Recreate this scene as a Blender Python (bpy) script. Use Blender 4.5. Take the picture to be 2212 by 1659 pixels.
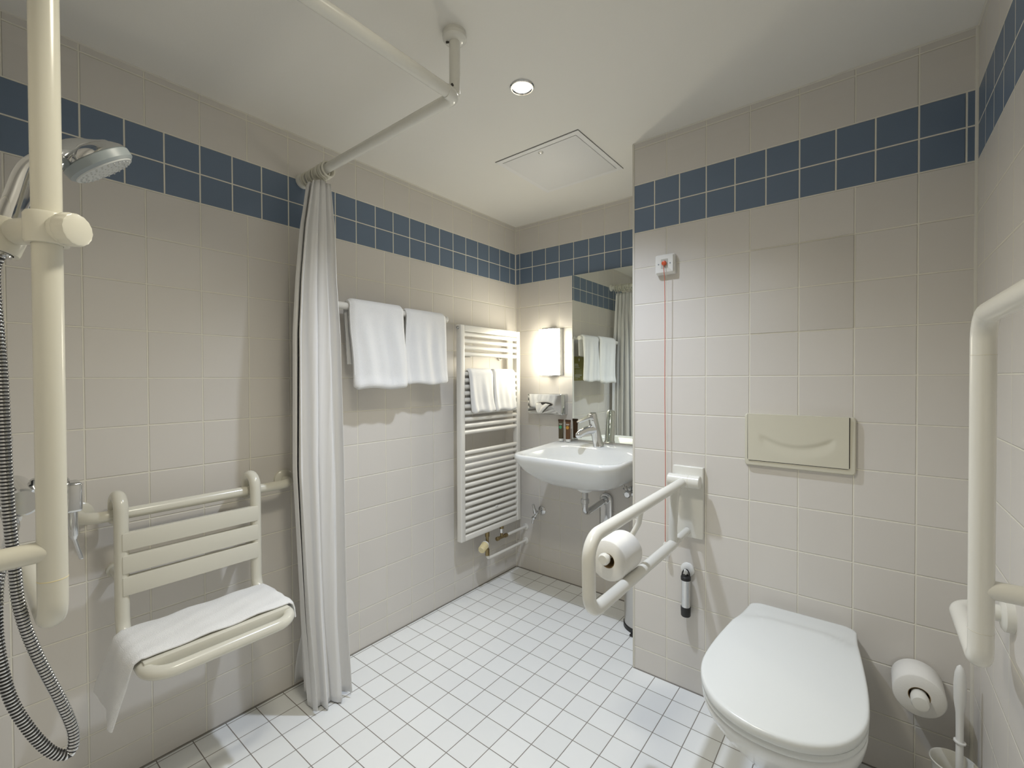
import bpy, bmesh, math, random
from mathutils import Vector, Matrix
from math import pi, sin, cos, radians, sqrt
random.seed(4)
S = bpy.context.scene
for o in list(bpy.data.objects): bpy.data.objects.remove(o)
C = S.collection

# ---------------------------------------------------------------- room constants (metres)
H = 2.212          # ceiling height
W = 2.0386         # right wall
YT = -0.5064       # tiled face behind the toilet
XP = 1.024         # free edge of that projecting wall
YF = -2.30         # front wall (camera stands in its doorway)
XD = 1.34          # left jamb of the doorway
ZB = 2.037         # top of the blue tile band

# ---------------------------------------------------------------- camera
cam = bpy.data.cameras.new('camera'); co = bpy.data.objects.new('camera', cam); C.objects.link(co)
f_px = 968.58
cam.sensor_fit = 'HORIZONTAL'; cam.sensor_width = 36.0; cam.lens = f_px/2212*36.0; cam.clip_start = 0.02
yaw, pit, rol = 0.6709, -0.0123, -0.0038
F = Vector((-sin(yaw), cos(yaw), 0)); R = Vector((cos(yaw), sin(yaw), 0)); U = Vector((0, 0, 1))
F2 = F*cos(pit) + U*sin(pit); U2 = -F*sin(pit) + U*cos(pit)
R3 = R*cos(rol) + U2*sin(rol); U3 = -R*sin(rol) + U2*cos(rol)
m = Matrix((R3, U3, -F2)).transposed().to_4x4(); m.translation = (1.7999, -2.3085, 1.2316)
co.matrix_world = m; S.camera = co

# ---------------------------------------------------------------- world, view, downlight and added fill light
w = bpy.data.worlds.new('world'); S.world = w; w.use_nodes = True
w.node_tree.nodes['Background'].inputs[0].default_value = (0.9, 0.95, 1, 1)
w.node_tree.nodes['Background'].inputs[1].default_value = 0.0
S.view_settings.view_transform = 'Standard'; S.view_settings.look = 'None'
S.view_settings.gamma = 1.0; S.view_settings.use_curve_mapping = False
S.view_settings.exposure = 0.32
DOWN = (0.884, -1.094)
DOWN_W, FILL_W, LAMP_E = 62.0, 46.0, 21.0
DOWN_COL, FILL_COL = (0.77, 0.85, 1.0), (1.0, 0.94, 0.78)
FILL = (1.22, -1.74)
def spot(name, loc, watts, size, blend, rad, col):
    l = bpy.data.lights.new(name, 'SPOT'); l.energy = watts; l.spot_size = radians(size); l.spot_blend = blend
    l.shadow_soft_size = rad; l.color = col
    o = bpy.data.objects.new(name, l); o.location = loc; C.objects.link(o); return o
spot('downlight_beam', (DOWN[0], DOWN[1], H-0.012), DOWN_W, 122, 1.0, 0.03, DOWN_COL)
spot('added_fill_beam', (FILL[0], FILL[1], H-0.075), FILL_W, 160, 1.0, 0.12, FILL_COL)  # added soft fill from an unseen lamp above the frame

# ---------------------------------------------------------------- materials
def mat(name, col, rough=0.5, metal=0.0, **k):
    M = bpy.data.materials.new(name); M.use_nodes = True
    b = M.node_tree.nodes['Principled BSDF']
    b.inputs['Base Color'].default_value = (*col, 1); b.inputs['Roughness'].default_value = rough
    b.inputs['Metallic'].default_value = metal
    for n, v in k.items(): b.inputs[n].default_value = v
    return M
class N:
    """tiny node helper"""
    def __init__(s, M): s.t = M.node_tree; s.b = s.t.nodes['Principled BSDF']
    def n(s, typ, **k):
        x = s.t.nodes.new(typ)
        for a, v in k.items(): setattr(x, a, v)
        return x
    def m(s, op, a, b=None, c=None):
        x = s.n('ShaderNodeMath', operation=op)
        for i, v in enumerate((a, b, c)):
            if v is None: continue
            if isinstance(v, (int, float)): x.inputs[i].default_value = v
            else: s.t.links.new(v, x.inputs[i])
        return x.outputs[0]
    def link(s, a, b): s.t.links.new(a, b)
    def xyz(s):
        tc = s.n('ShaderNodeTexCoord'); sp = s.n('ShaderNodeSeparateXYZ'); s.link(tc.outputs['Object'], sp.inputs[0])
        return tc.outputs['Object'], sp.outputs
    def dist(s, c, pitch, ph):          # distance to the nearest line of a periodic set
        t = s.m('SUBTRACT', s.m('FRACT', s.m('ADD', s.m('DIVIDE', s.m('SUBTRACT', c, ph), pitch), 0.5)), 0.5)
        return s.m('MULTIPLY', s.m('ABSOLUTE', t), pitch)
    def edge(s, d, hw):                 # 1 on the joint, 0 on the tile
        x = s.n('ShaderNodeMapRange', interpolation_type='SMOOTHSTEP')
        s.link(d, x.inputs[0]); x.inputs[1].default_value = hw*0.55; x.inputs[2].default_value = hw*1.45
        x.inputs[3].default_value = 1; x.inputs[4].default_value = 0
        return x.outputs[0]
    def mix(s, f, a, b):
        x = s.n('ShaderNodeMix', data_type='RGBA')
        s.link(f, x.inputs[0])
        for i, v in ((6, a), (7, b)):
            if isinstance(v, tuple): x.inputs[i].default_value = (*v, 1)
            else: s.link(v, x.inputs[i])
        return x.outputs[2]
    def vary(s, col, u, v, amt):        # small tone difference from tile to tile
        cb = s.n('ShaderNodeCombineXYZ'); s.link(u, cb.inputs[0]); s.link(v, cb.inputs[1])
        wn = s.n('ShaderNodeTexWhiteNoise', noise_dimensions='2D'); s.link(cb.outputs[0], wn.inputs[0])
        hs = s.n('ShaderNodeHueSaturation'); s.link(s.m('ADD', s.m('MULTIPLY', wn.outputs[0], amt), 1-amt/2), hs.inputs['Value'])
        s.link(col, hs.inputs['Color']); return hs.outputs[0]
    def bump(s, h, dist, strength=1.0, invert=False):
        x = s.n('ShaderNodeBump', invert=invert); x.inputs['Strength'].default_value = strength
        x.inputs['Distance'].default_value = dist; s.link(h, x.inputs['Height']); s.link(x.outputs[0], s.b.inputs['Normal'])
WHITE_T, BLUE_T, GROUT = (0.70, 0.67, 0.625), (0.148, 0.202, 0.285), (0.82, 0.79, 0.69)
def wall_tile(name, axis, ph_white, ph_blue):
    M = mat(name, WHITE_T, 0.5); g = N(M); _, x = g.xyz(); u = x[axis]; z = x[2]
    blue = g.m('MULTIPLY', g.m('GREATER_THAN', z, ZB-0.2), g.m('LESS_THAN', z, ZB))
    dw = g.dist(u, 0.15, ph_white); db = g.dist(u, 0.10, ph_blue)
    dv = g.m('ADD', g.m('MULTIPLY', dw, g.m('SUBTRACT', 1.0, blue)), g.m('MULTIPLY', db, blue))
    dh = g.m('ADD', g.dist(z, 0.15, ZB-0.2), g.m('ADD', g.m('LESS_THAN', z, 0.26), g.m('GREATER_THAN', z, ZB-0.19)))
    for z0 in (ZB-0.1, ZB, ZB+0.15, 0.179, 0.094):
        dh = g.m('MINIMUM', dh, g.m('ABSOLUTE', g.m('SUBTRACT', z, z0)))
    joint = g.edge(g.m('MINIMUM', dv, dh), 0.0022)
    tone = g.mix(blue, WHITE_T, BLUE_T)
    cu = g.m('FLOOR', g.m('DIVIDE', g.m('SUBTRACT', u, ph_white), 0.15)); cz = g.m('FLOOR', g.m('DIVIDE', g.m('SUBTRACT', z, ZB-0.2), 0.15))
    tone = g.vary(tone, cu, cz, 0.03)
    g.link(g.mix(joint, tone, GROUT), g.b.inputs['Base Color'])
    g.link(g.m('ADD', 0.46, g.m('MULTIPLY', joint, 0.3)), g.b.inputs['Roughness'])
    g.bump(joint, 0.0016, 0.9, True)
    return M
M_wl = wall_tile('left_wall_tiles', 1, -(0.06+0.05), -0.06)
M_wb = wall_tile('back_wall_tiles', 0, 0.5354-0.2, 0.5354)
M_wt = wall_tile('toilet_wall_tiles', 0, 1.3153, 1.3153)
M_wr = wall_tile('right_wall_tiles', 1, -0.607, -0.607)
M_wf = wall_tile('front_wall_tiles', 0, 0.04, 0.04)
def floor_tile():
    M = mat('floor_tiles', (0.8, 0.8, 0.8), 0.3); g = N(M); _, x = g.xyz()
    d = g.m('MINIMUM', g.dist(x[0], 0.1003, 0.0155), g.dist(x[1], 0.1003, -0.900))
    joint = g.edge(d, 0.0014)
    rgb = g.n('ShaderNodeRGB'); rgb.outputs[0].default_value = (0.86, 0.875, 0.865, 1)
    t = g.vary(rgb.outputs[0], g.m('FLOOR', g.m('DIVIDE', g.m('SUBTRACT', x[0], 0.0155), 0.1003)), g.m('FLOOR', g.m('DIVIDE', g.m('ADD', x[1], 0.9), 0.1003)), 0.05)
    g.link(g.mix(joint, t, (0.24, 0.215, 0.19)), g.b.inputs['Base Color'])
    g.link(g.m('ADD', 0.33, g.m('MULTIPLY', joint, 0.4)), g.b.inputs['Roughness'])
    g.bump(joint, 0.001, 0.6, True); return M
M_floor = floor_tile()
def noisy(name, col, rough, scale, dist, strength, detail=4, **k):
    M = mat(name, col, rough, **k); g = N(M); tc, _ = g.xyz()
    n = g.n('ShaderNodeTexNoise'); n.inputs['Scale'].default_value = scale; n.inputs['Detail'].default_value = detail
    g.link(tc, n.inputs['Vector']); g.bump(n.outputs[0], dist, strength); return M
M_ceil = noisy('ceiling_paint', (0.80, 0.785, 0.735), 0.75, 160, 0.0006, 0.25)
M_panel = noisy('hatch_paint', (0.79, 0.785, 0.77), 0.6, 200, 0.0004, 0.2)
M_caulk = noisy('white_caulk', (0.70, 0.675, 0.60), 0.5, 90, 0.0005, 0.3)
M_sil = noisy('grey_silicone', (0.22, 0.205, 0.18), 0.55, 90, 0.0005, 0.3)
M_cream = noisy('cream_nylon', (0.70, 0.68, 0.585), 0.22, 300, 0.0002, 0.06)
M_ivory = noisy('ivory_nylon', (0.76, 0.75, 0.69), 0.22, 300, 0.0002, 0.06)
M_flush = noisy('cream_plastic', (0.68, 0.655, 0.54), 0.25, 300, 0.0002, 0.05)
M_lacq = noisy('white_lacquer', (0.80, 0.785, 0.735), 0.3, 300, 0.0002, 0.06)
M_cer = noisy('white_ceramic', (0.80, 0.815, 0.805), 0.1, 40, 0.0002, 0.04)
M_lid = noisy('white_seat_plastic', (0.76, 0.785, 0.775), 0.22, 60, 0.0002, 0.05)
M_white = noisy('white_plastic', (0.82, 0.82, 0.79), 0.35, 200, 0.0002, 0.1)
M_towel = noisy('terry_cloth', (0.86, 0.86, 0.85), 0.95, 420, 0.0022, 0.8, 3)
M_paper = noisy('tissue_paper', (0.84, 0.825, 0.775), 0.9, 260, 0.0007, 0.45)
M_core = noisy('cardboard', (0.33, 0.23, 0.11), 0.9, 200, 0.0004, 0.3)
M_chrome = mat('chrome', (0.66, 0.67, 0.68), 0.09, 1.0)
M_steel = mat('brushed_steel', (0.62, 0.61, 0.59), 0.28, 1.0)
M_brass = noisy('tarnished_brass', (0.30, 0.235, 0.12), 0.35, 120, 0.0003, 0.2, metal=0.9)
M_yel = noisy('yellowed_plastic', (0.78, 0.69, 0.42), 0.4, 200, 0.0002, 0.1)
M_black = mat('black_rubber_groove_shade', (0.018, 0.018, 0.018), 0.45)  # rubber parts; also paints the shade in the hose grooves
M_dark = mat('dark_gap', (0.05, 0.045, 0.04), 0.6)
M_grey = noisy('grey_plastic', (0.30, 0.34, 0.36), 0.4, 200, 0.0002, 0.1)
M_nozzle = noisy('nozzle_rubber', (0.55, 0.57, 0.57), 0.5, 300, 0.0005, 0.3)
M_orange = mat('orange_plastic', (0.72, 0.12, 0.045), 0.3)
M_cord = mat('red_cord', (0.62, 0.16, 0.10), 0.6)
M_clear = mat('frosted_plastic', (0.55, 0.56, 0.52), 0.25)
M_mirror = mat('mirror_silver', (0.80, 0.84, 0.80), 0.01, 1.0)
M_card = noisy('olive_card', (0.33, 0.31, 0.10), 0.5, 80, 0.0002, 0.1)
M_ink = mat('white_ink', (0.75, 0.75, 0.68), 0.6)
M_tgreen = mat('tube_green_brown', (0.075, 0.058, 0.028), 0.35)
M_tbrown = mat('tube_amber_brown', (0.12, 0.055, 0.02), 0.35)
M_dgreen = mat('green_ink', (0.06, 0.33, 0.15), 0.5)
M_damber = mat('amber_ink', (0.52, 0.27, 0.04), 0.5)
M_brownd = mat('dark_brown_ink', (0.06, 0.028, 0.012), 0.45)
M_door = noisy('door_laminate', (0.62, 0.57, 0.48), 0.45, 30, 0.0004, 0.2)
def curtain_mat():
    M = mat('shower_curtain_cloth', (0.90, 0.895, 0.885), 0.8); g = N(M); tc, _ = g.xyz()
    n = g.n('ShaderNodeTexNoise'); n.inputs['Scale'].default_value = 900; g.link(tc, n.inputs['Vector']); g.bump(n.outputs[0], 0.0006, 0.25)
    tr = g.n('ShaderNodeBsdfTranslucent'); tr.inputs[0].default_value = (0.8, 0.79, 0.76, 1)
    mx = g.n('ShaderNodeMixShader'); mx.inputs[0].default_value = 0.12
    out = g.t.nodes['Material Output']; g.link(g.b.outputs[0], mx.inputs[1]); g.link(tr.outputs[0], mx.inputs[2]); g.link(mx.outputs[0], out.inputs[0]); return M
M_curt = curtain_mat()
def emit(name, col, e):
    M = mat(name, col, 0.3); b = M.node_tree.nodes['Principled BSDF']
    b.inputs['Emission Color'].default_value = (*col, 1); b.inputs['Emission Strength'].default_value = e; return M
M_lamp = emit('lit_opal_glass', (1.0, 0.93, 0.76), LAMP_E)
M_fill_opal = emit('fill_lamp_opal', (1.0, 0.94, 0.8), 2.0)  # glow of the added fill lamp only
M_led = emit('lit_reflector', (1.0, 0.98, 0.95), 30.0)

# ---------------------------------------------------------------- mesh builder
V = Vector
def frame(d):
    d = V(d).normalized(); a = V((0, 0, 1)) if abs(d.z) < 0.9 else V((1, 0, 0))
    x = a.cross(d).normalized(); return x, d.cross(x), d
class MB:
    def __init__(s): s.v = []; s.f = []
    def add(s, v, f):
        o = len(s.v); s.v += [V(p) for p in v]; s.f += [tuple(i+o for i in q) for q in f]; return s
    def rings(s, rings, cap0=True, cap1=True, closed=True):
        n = len(rings[0]); v = [p for r in rings for p in r]; f = []
        for j in range(len(rings)-1):
            for i in range(n if closed else n-1):
                k = (i+1) % n; f.append((j*n+i, j*n+k, (j+1)*n+k, (j+1)*n+i))
        if cap0: f.append(tuple(range(n-1, -1, -1)))
        if cap1: f.append(tuple((len(rings)-1)*n+i for i in range(n)))
        return s.add(v, f)
    def box(s, lo, hi, bev=0.0, seg=2):
        bm = bmesh.new(); bmesh.ops.create_cube(bm, size=1)
        lo, hi = V(lo), V(hi); c = (lo+hi)/2; d = hi-lo
        for q in bm.verts: q.co = V((q.co.x*d.x, q.co.y*d.y, q.co.z*d.z)) + c
        if bev: bmesh.ops.bevel(bm, geom=list(bm.edges), offset=bev, segments=seg, profile=0.5, affect='EDGES')
        bm.verts.index_update(); s.add([q.co.copy() for q in bm.verts], [tuple(q.index for q in fc.verts) for fc in bm.faces]); bm.free(); return s
    def prism(s, outline, axis, a, b):     # outline: 2D points, extruded along axis from a to b
        def p(q, t):
            return V((t, q[0], q[1])) if axis == 0 else V((q[0], t, q[1])) if axis == 1 else V((q[0], q[1], t))
        return s.rings([[p(q, a) for q in outline], [p(q, b) for q in outline]])
    def lathe(s, base, d, prof, seg=24, cap0=True, cap1=True):   # prof: (distance along d, radius)
        x, y, z = frame(d); b = V(base)
        return s.rings([[b + z*h + (x*cos(2*pi*i/seg) + y*sin(2*pi*i/seg))*r for i in range(seg)] for h, r in prof], cap0, cap1)
    def cyl(s, a, b, r, seg=20, ch=0.0):
        a, b = V(a), V(b); L = (b-a).length
        pr = [(0, r), (L, r)] if not ch else [(0, r-ch), (ch, r), (L-ch, r), (L, r-ch)]
        return s.lathe(a, b-a, pr, seg)
    def ball(s, c, r, sx=1, sy=1, sz=1, n=14):
        rg = []
        for j in range(1, n):
            t = pi*j/n; rg.append([V(c) + V((sin(t)*cos(2*pi*i/20)*r*sx, sin(t)*sin(2*pi*i/20)*r*sy, cos(t)*r*sz)) for i in range(20)])
        return s.rings(rg[::-1])
    def tube(s, pts, r, seg=16, round0=False, round1=False):
        pts = [V(p) for p in pts]; n = len(pts); T = []
        for i in range(n):
            d = (pts[min(i+1, n-1)] - pts[max(i-1, 0)]); T.append(d.normalized())
        x, y, _ = frame(T[0]); rg = []
        rr = r if callable(r) else (lambda i: r)
        def ring(c, x, y, q): return [c + (x*cos(2*pi*k/seg) + y*sin(2*pi*k/seg))*q for k in range(seg)]
        for i in range(n):
            if i:
                ax = T[i-1].cross(T[i])
                if ax.length > 1e-7:
                    q = Matrix.Rotation(T[i-1].angle(T[i]), 3, ax.normalized()); x = q @ x; y = q @ y
            if i == 0 and round0:
                for k in range(4): a = pi/2*(k+0.15)/4; rg.append(ring(pts[0]-T[0]*rr(0)*cos(a), x, y, rr(0)*sin(a)))
            rg.append(ring(pts[i], x, y, rr(i)))
            if i == n-1 and round1:
                for k in range(3, -1, -1): a = pi/2*(k+0.15)/4; rg.append(ring(pts[i]+T[i]*rr(i)*cos(a), x, y, rr(i)*sin(a)))
        return s.rings(rg)
    def sheet(s, grid, thick_dir=None):   # open grid of points
        n = len(grid[0]); v = [p for r in grid for p in r]
        f = [(j*n+i, j*n+i+1, (j+1)*n+i+1, (j+1)*n+i) for j in range(len(grid)-1) for i in range(n-1)]
        return s.add(v, f)
def fillet(pts, r, k=8):                   # polyline with rounded corners
    pts = [V(p) for p in pts]; out = [pts[0]]
    for i in range(1, len(pts)-1):
        a, b, c = pts[i-1], pts[i], pts[i+1]; u = (a-b).normalized(); w_ = (c-b).normalized(); ang = u.angle(w_)
        q = r[i-1] if isinstance(r, (list, tuple)) else r
        if ang > pi-0.01 or q <= 0: out.append(b); continue
        t = q/math.tan(ang/2); bis = (u+w_).normalized(); cen = b + bis*(q/sin(ang/2)); p0 = b+u*t; p1 = b+w_*t
        e0 = (p0-cen); e1 = (p1-cen); tot = e0.angle(e1); ax = e0.cross(e1).normalized()
        for j in range(k+1): out.append(cen + Matrix.Rotation(tot*j/k, 3, ax) @ e0)
    out.append(pts[-1]); return out
def rrect(x0, x1, z0, z1, r, k=6):
    o = []
    for cx_, cz_, a0 in ((x1-r, z1-r, 0), (x0+r, z1-r, pi/2), (x0+r, z0+r, pi), (x1-r, z0+r, 3*pi/2)):
        for j in range(k+1): a = a0 + pi/2*j/k; o.append((cx_+r*cos(a), cz_+r*sin(a)))
    return o
def catmull(P, k=24):
    P = [V(p) for p in P]; P = [P[0]*2-P[1]] + P + [P[-1]*2-P[-2]]; o = []
    for i in range(1, len(P)-2):
        a, b, c, d_ = P[i-1:i+3]
        for j in range(k):
            s = j/k; o.append(0.5*((2*b)+(c-a)*s+(2*a-5*b+4*c-d_)*s*s+(3*b-a-3*c+d_)*s**3))
    o.append(P[-2]); return o
WL = {}
def link(name, mb, material, parent=None, loc=None, ang=38, solid=0.0):
    base = WL[parent.name] if parent else V(loc if loc else (0, 0, 0))
    me = bpy.data.meshes.new(name); me.from_pydata([p-base for p in mb.v], [], mb.f); me.validate()
    bm = bmesh.new(); bm.from_mesh(me); bmesh.ops.recalc_face_normals(bm, faces=bm.faces); bm.to_mesh(me); bm.free()
    for p in me.polygons: p.use_smooth = True
    me.set_sharp_from_angle(angle=radians(ang)); me.materials.append(material)
    o = bpy.data.objects.new(name, me); C.objects.link(o)
    if parent: o.parent = parent
    else: o.location = base
    WL[o.name] = base
    if solid:
        sm = o.modifiers.new('thickness', 'SOLIDIFY'); sm.thickness = solid; sm.offset = 0
    return o
def tag(o, label, cat, group=None):
    o['label'] = label; o['category'] = cat
    if group: o['group'] = group
    return o
def thing(name, label, cat, loc, group=None):
    o = bpy.data.objects.new(name, None); o.empty_display_size = 0.05; C.objects.link(o); o.location = loc; WL[o.name] = V(loc)
    return tag(o, label, cat, group)
def struct(name, mb, material, ang=38):
    o = link(name, mb, material, ang=ang); o['kind'] = 'structure'; return o

# ---------------------------------------------------------------- room shell
struct('floor', MB().box((-0.1, -3.4, -0.1), (W+0.1, 0.1, 0)), M_floor)
struct('ceiling', MB().box((-0.1, -3.4, H), (W+0.1, 0.1, H+0.1)), M_ceil)
struct('wall_left', MB().box((-0.1, YF-0.12, 0), (0, 0.1, H)), M_wl)
struct('wall_back', MB().box((0, 0, 0), (XP, 0.1, H)), M_wb)
struct('wall_partition', MB().box((XP, YT, 0), (W, 0.1, H)), M_wt)
struct('wall_right', MB().box((W, -3.4, 0), (W+0.1, 0.1, H)), M_wr)
struct('wall_front', MB().box((0, YF-0.12, 0), (XD, YF, H)), M_wf)
struct('wall_entry', MB().box((XD-0.1, -3.3, 0), (XD, YF-0.12, H)).box((XD-0.1, -3.4, 0), (W, -3.3, H)), M_ceil)
d = struct('door_1', MB().box((1.42, -3.3, 0.01), (1.96, -3.265, 2.02), 0.003), M_door)
h = link('door_handle', MB().tube(fillet([(1.90, -3.27, 1.02), (1.90, -3.21, 1.02), (1.79, -3.21, 1.02)], 0.02), 0.009), M_steel, d); h['kind'] = 'structure'
struct('trim_1', MB().box((XP-0.003, YT-0.002, 0.001), (XP+0.006, YT+0.006, H-0.001), 0.001), M_caulk)     # edge strip of the projecting wall
struct('trim_2', MB().cyl((0.0, -0.0, 0.001), (0.0, -0.0, H-0.001), 0.0055, 10), M_caulk)                    # corner caulk
struct('trim_3', MB().cyl((W, YT, 0.001), (W, YT, H-0.001), 0.007, 10), M_caulk)
struct('baseboard_left', MB().cyl((0, YF, 0), (0, 0, 0), 0.0045, 8), M_sil)
struct('baseboard_back', MB().cyl((0, 0, 0), (XP, 0, 0), 0.0045, 8), M_sil)
struct('baseboard_partition', MB().cyl((XP, YT, 0), (W, YT, 0), 0.0035, 8), M_sil)
struct('trim_4', MB().cyl((0, YF, H), (0, 0, H), 0.004, 8).cyl((0, 0, H), (XP, 0, H), 0.004, 8).cyl((XP, YT, H), (W, YT, H), 0.004, 8).cyl((W, YF, H), (W, YT, H), 0.004, 8), M_caulk)

# ---------------------------------------------------------------- tiled inspection hatch in the toilet wall
hx0, hx1, hz0, hz1 = 1.4653, 1.7653, 1.387, 1.687
hp = link('tiled_hatch', MB().box((hx0+0.002, YT-0.0025, hz0+0.002), (hx1-0.002, YT+0.001, hz1-0.002), 0.0008), M_wt)
tag(hp, 'four-tile inspection hatch set flush in the wall above the flush plate', 'hatch')

# ---------------------------------------------------------------- ceiling hatch
t = thing('ceiling_hatch', 'square white access hatch in the ceiling above the washbasin, slightly open', 'hatch', (0.688, -0.541, H))
fr = MB()
x0, x1, y0, y1 = 0.474, 0.900, -0.751, -0.333
def corner(cx_, cy_, sx_, sy_): return [V((cx_+sx_*e, cy_+sy_*e, z)) for e, z in ((0, H-0.004), (0.022, H-0.004), (0.022, H-0.0012), (0, H-0.0012))]
q = [corner(x0, y0, 1, 1), corner(x1, y0, -1, 1), corner(x1, y1, -1, -1), corner(x0, y1, 1, -1)]
fr.rings(q+[q[0]], False, False)
link('frame', fr, M_panel, t)
link('shadow_gap', MB().box((x0-0.0015, y0-0.0018, H-0.0010), (x1+0.0012, y1+0.0005, H+0.001)), M_dark, t)
link('door_panel', MB().box((x0+0.0235, y0+0.0235, H-0.006), (x1-0.0228, y1-0.0225, H-0.0012), 0.001), M_panel, t)
link('latch', MB().lathe((0.69, -0.705, H-0.006), (0, 0, -1), [(0, 0.011), (0.002, 0.011), (0.003, 0.008), (0.0015, 0.006), (0.0015, 0.001)], 20), M_steel, t)

# ---------------------------------------------------------------- downlight
t = thing('downlight', 'lit round recessed chrome downlight in the ceiling', 'downlight', (*DOWN, H))
link('trim_ring', MB().lathe((*DOWN, H+0.001), (0, 0, -1), [(0, 0.041), (0.003, 0.041), (0.006, 0.038), (0.006, 0.034), (0.002, 0.031), (0.001, 0.030)], 36, False, False), M_chrome, t)
link('lens', MB().lathe((*DOWN, H+0.0005), (0, 0, -1), [(0, 0.031), (0.002, 0.030), (0.004, 0.022), (0.005, 0.008)], 30), M_led, t)
t = thing('added_fill_lamp', 'added round opal fill lamp on the ceiling, unseen above the viewer', 'added fill lamp', (*FILL, H))  # added lamp, out of view, put in to brighten the room
link('base', MB().lathe((*FILL, H+0.001), (0, 0, -1), [(0, 0.13), (0.018, 0.13), (0.020, 0.127)], 40), M_white, t)
link('shade', MB().lathe((*FILL, H-0.018), (0, 0, -1), [(0, 0.125), (0.025, 0.122), (0.042, 0.105), (0.050, 0.06), (0.052, 0.01)], 40), M_fill_opal, t)

# ---------------------------------------------------------------- shower curtain rail, rings, curtain
RZ, RX, RY = 2.033, 0.877, -1.402
t = thing('curtain_rail', 'cream L-shaped shower curtain rail hung from the ceiling by a post', 'curtain rail', (RX, RY, RZ))
tr = 0.0168
link('rail', MB().cyl((0.0, RY, RZ), (RX-0.02, RY, RZ), tr, 24), M_ivory, t)
link('rail', MB().cyl((RX, RY-0.02, RZ), (RX, YF, RZ), tr, 24), M_ivory, t)
link('corner_elbow', MB().tube(fillet([(RX-0.034, RY, RZ), (RX, RY, RZ), (RX, RY-0.034, RZ)], 0.02, 10), 0.0186, 24), M_ivory, t)
link('ceiling_post', MB().cyl((RX, RY, RZ+0.006), (RX, RY, H-0.012), 0.0155, 24), M_ivory, t)
fl = link('ceiling_flange', MB().lathe((RX, RY, H+0.001), (0, 0, -1), [(0, 0.033), (0.007, 0.033), (0.0075, 0.0325), (0.0085, 0.0325), (0.009, 0.034), (0.019, 0.034), (0.024, 0.030), (0.028, 0.019)], 32), M_ivory, t)
link('grub_screw', MB().cyl((RX+0.004, RY-0.010, RZ+0.022), (RX+0.008, RY-0.019, RZ+0.022), 0.0035, 12), M_dark, t)
link('grub_screw', MB().cyl((RX-0.012, RY-0.012, H-0.027), (RX-0.015, RY-0.018, H-0.030), 0.003, 10), M_dark, t)
link('wall_flange', MB().lathe((-0.001, RY, RZ), (1, 0, 0), [(0, 0.029), (0.010, 0.029), (0.014, 0.026), (0.016, 0.019)], 28), M_ivory, t)
xs = [0.046 + 0.0152*i + random.uniform(-0.002, 0.002) for i in range(11)]
proto = None
def ring_mesh():
    mb = MB(); n = 40; pts = []
    for i in range(n+1): a = -pi/2 + 2*pi*0.985*i/n; pts.append((0.0, 0.0265*cos(a), -0.008 + 0.0265*sin(a)))
    mb.tube(pts, 0.0040, 12, True, True)
    mb.tube(fillet([(0, 0, -0.034), (0.0, 0.004, -0.046), (0.0, -0.003, -0.052), (0.0, -0.006, -0.046)], 0.003, 4), 0.0018, 8)
    return mb
for i, x in enumerate(xs):
    if proto is None:
        proto = o = link('curtain_ring', ring_mesh(), M_cream, loc=(0, 0, 0))
    else:
        o = proto.copy(); C.objects.link(o)
    o.location = (x, RY, RZ); o.rotation_euler = (random.uniform(-0.2, 0.2), 0, random.uniform(-0.14, 0.14))
    if i == len(xs)-1: tag(o, 'cream curtain ring nearest the rail corner, last of the bunched row', 'curtain ring', 'curtain rings bunched at the wall')
    elif i == 0: tag(o, 'cream curtain ring closest to the wall flange, first of the bunched row', 'curtain ring', 'curtain rings bunched at the wall')
    else: tag(o, 'cream plastic curtain ring squeezed between other rings on the rail', 'curtain ring', 'curtain rings bunched at the wall')
def lerp(tab, z):
    for (a, va), (b, vb) in zip(tab, tab[1:]):
        if a >= z >= b: return va + (vb-va)*(a-z)/(a-b)
    return tab[-1][1] if z < tab[-1][0] else tab[0][1]
def smooth(t): t = max(0, min(1, t)); return t*t*(3-2*t)
def curtain():
    g = []; NC, NR = 420, 70
    A = [(1.99, 0.034), (1.8, 0.060), (1.4, 0.086), (0.9, 0.092), (0.3, 0.076), (0, 0.072)]
    X0 = [(1.99, 0.055), (1.5, 0.045), (0.4, 0.03), (0, 0.02)]
    X1 = [(1.99, 0.190), (1.6, 0.200), (0.5, 0.215), (0, 0.225)]
    YC = [(1.99, -1.420), (1.6, -1.437), (0.9, -1.440), (0.35, -1.432), (0, -1.415)]
    for j in range(NR+1):
        z = 1.984 + (0.010-1.984)*j/NR; row = []; k = smooth((0.45-z)/0.45); low = smooth((2.0-z)/0.7)
        for i in range(NC+1):
            s = i/NC; a = lerp(A, z); n = 4.25
            ph = 2*pi*n*s + 0.4*sin(2*s*pi+1.2) + 0.25*low*sin(5*s+z)
            wv = sin(ph); near = smooth((s-0.10)/0.45)
            y = (-1.405 + (lerp(YC, z)+1.405)*near) + a*(0.45+0.55*near)*(0.9+0.1*sin(7.3*s+2.1+0.4*z))*wv
            rip = (0.006+0.013*low)*(0.5+0.5*near)
            x = lerp(X0, z) + (lerp(X1, z)-lerp(X0, z))*s + rip*sin(2*pi*1.55*wv + 4.2*s + 0.35*z + 0.9) + 0.4*rip*sin(2*pi*3.1*wv + 9*s - 0.8*z)
            y += 0.006*low*sin(2*pi*2.1*wv+3*s+1.1*z)
            if s < 0.05: x -= 0.012*k*(1-s/0.05); y -= 0.06*k*(1-s/0.05)      # loose hem drifting out at the wall end
            zz = z + k*0.012*sin(2.3*ph+4*s) - (0.010*abs(sin(ph)) if j == 0 else 0)
            row.append(V((max(x, 0.008), y, max(zz, 0.006))))
        g.append(row)
    return MB().sheet(g)
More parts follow.
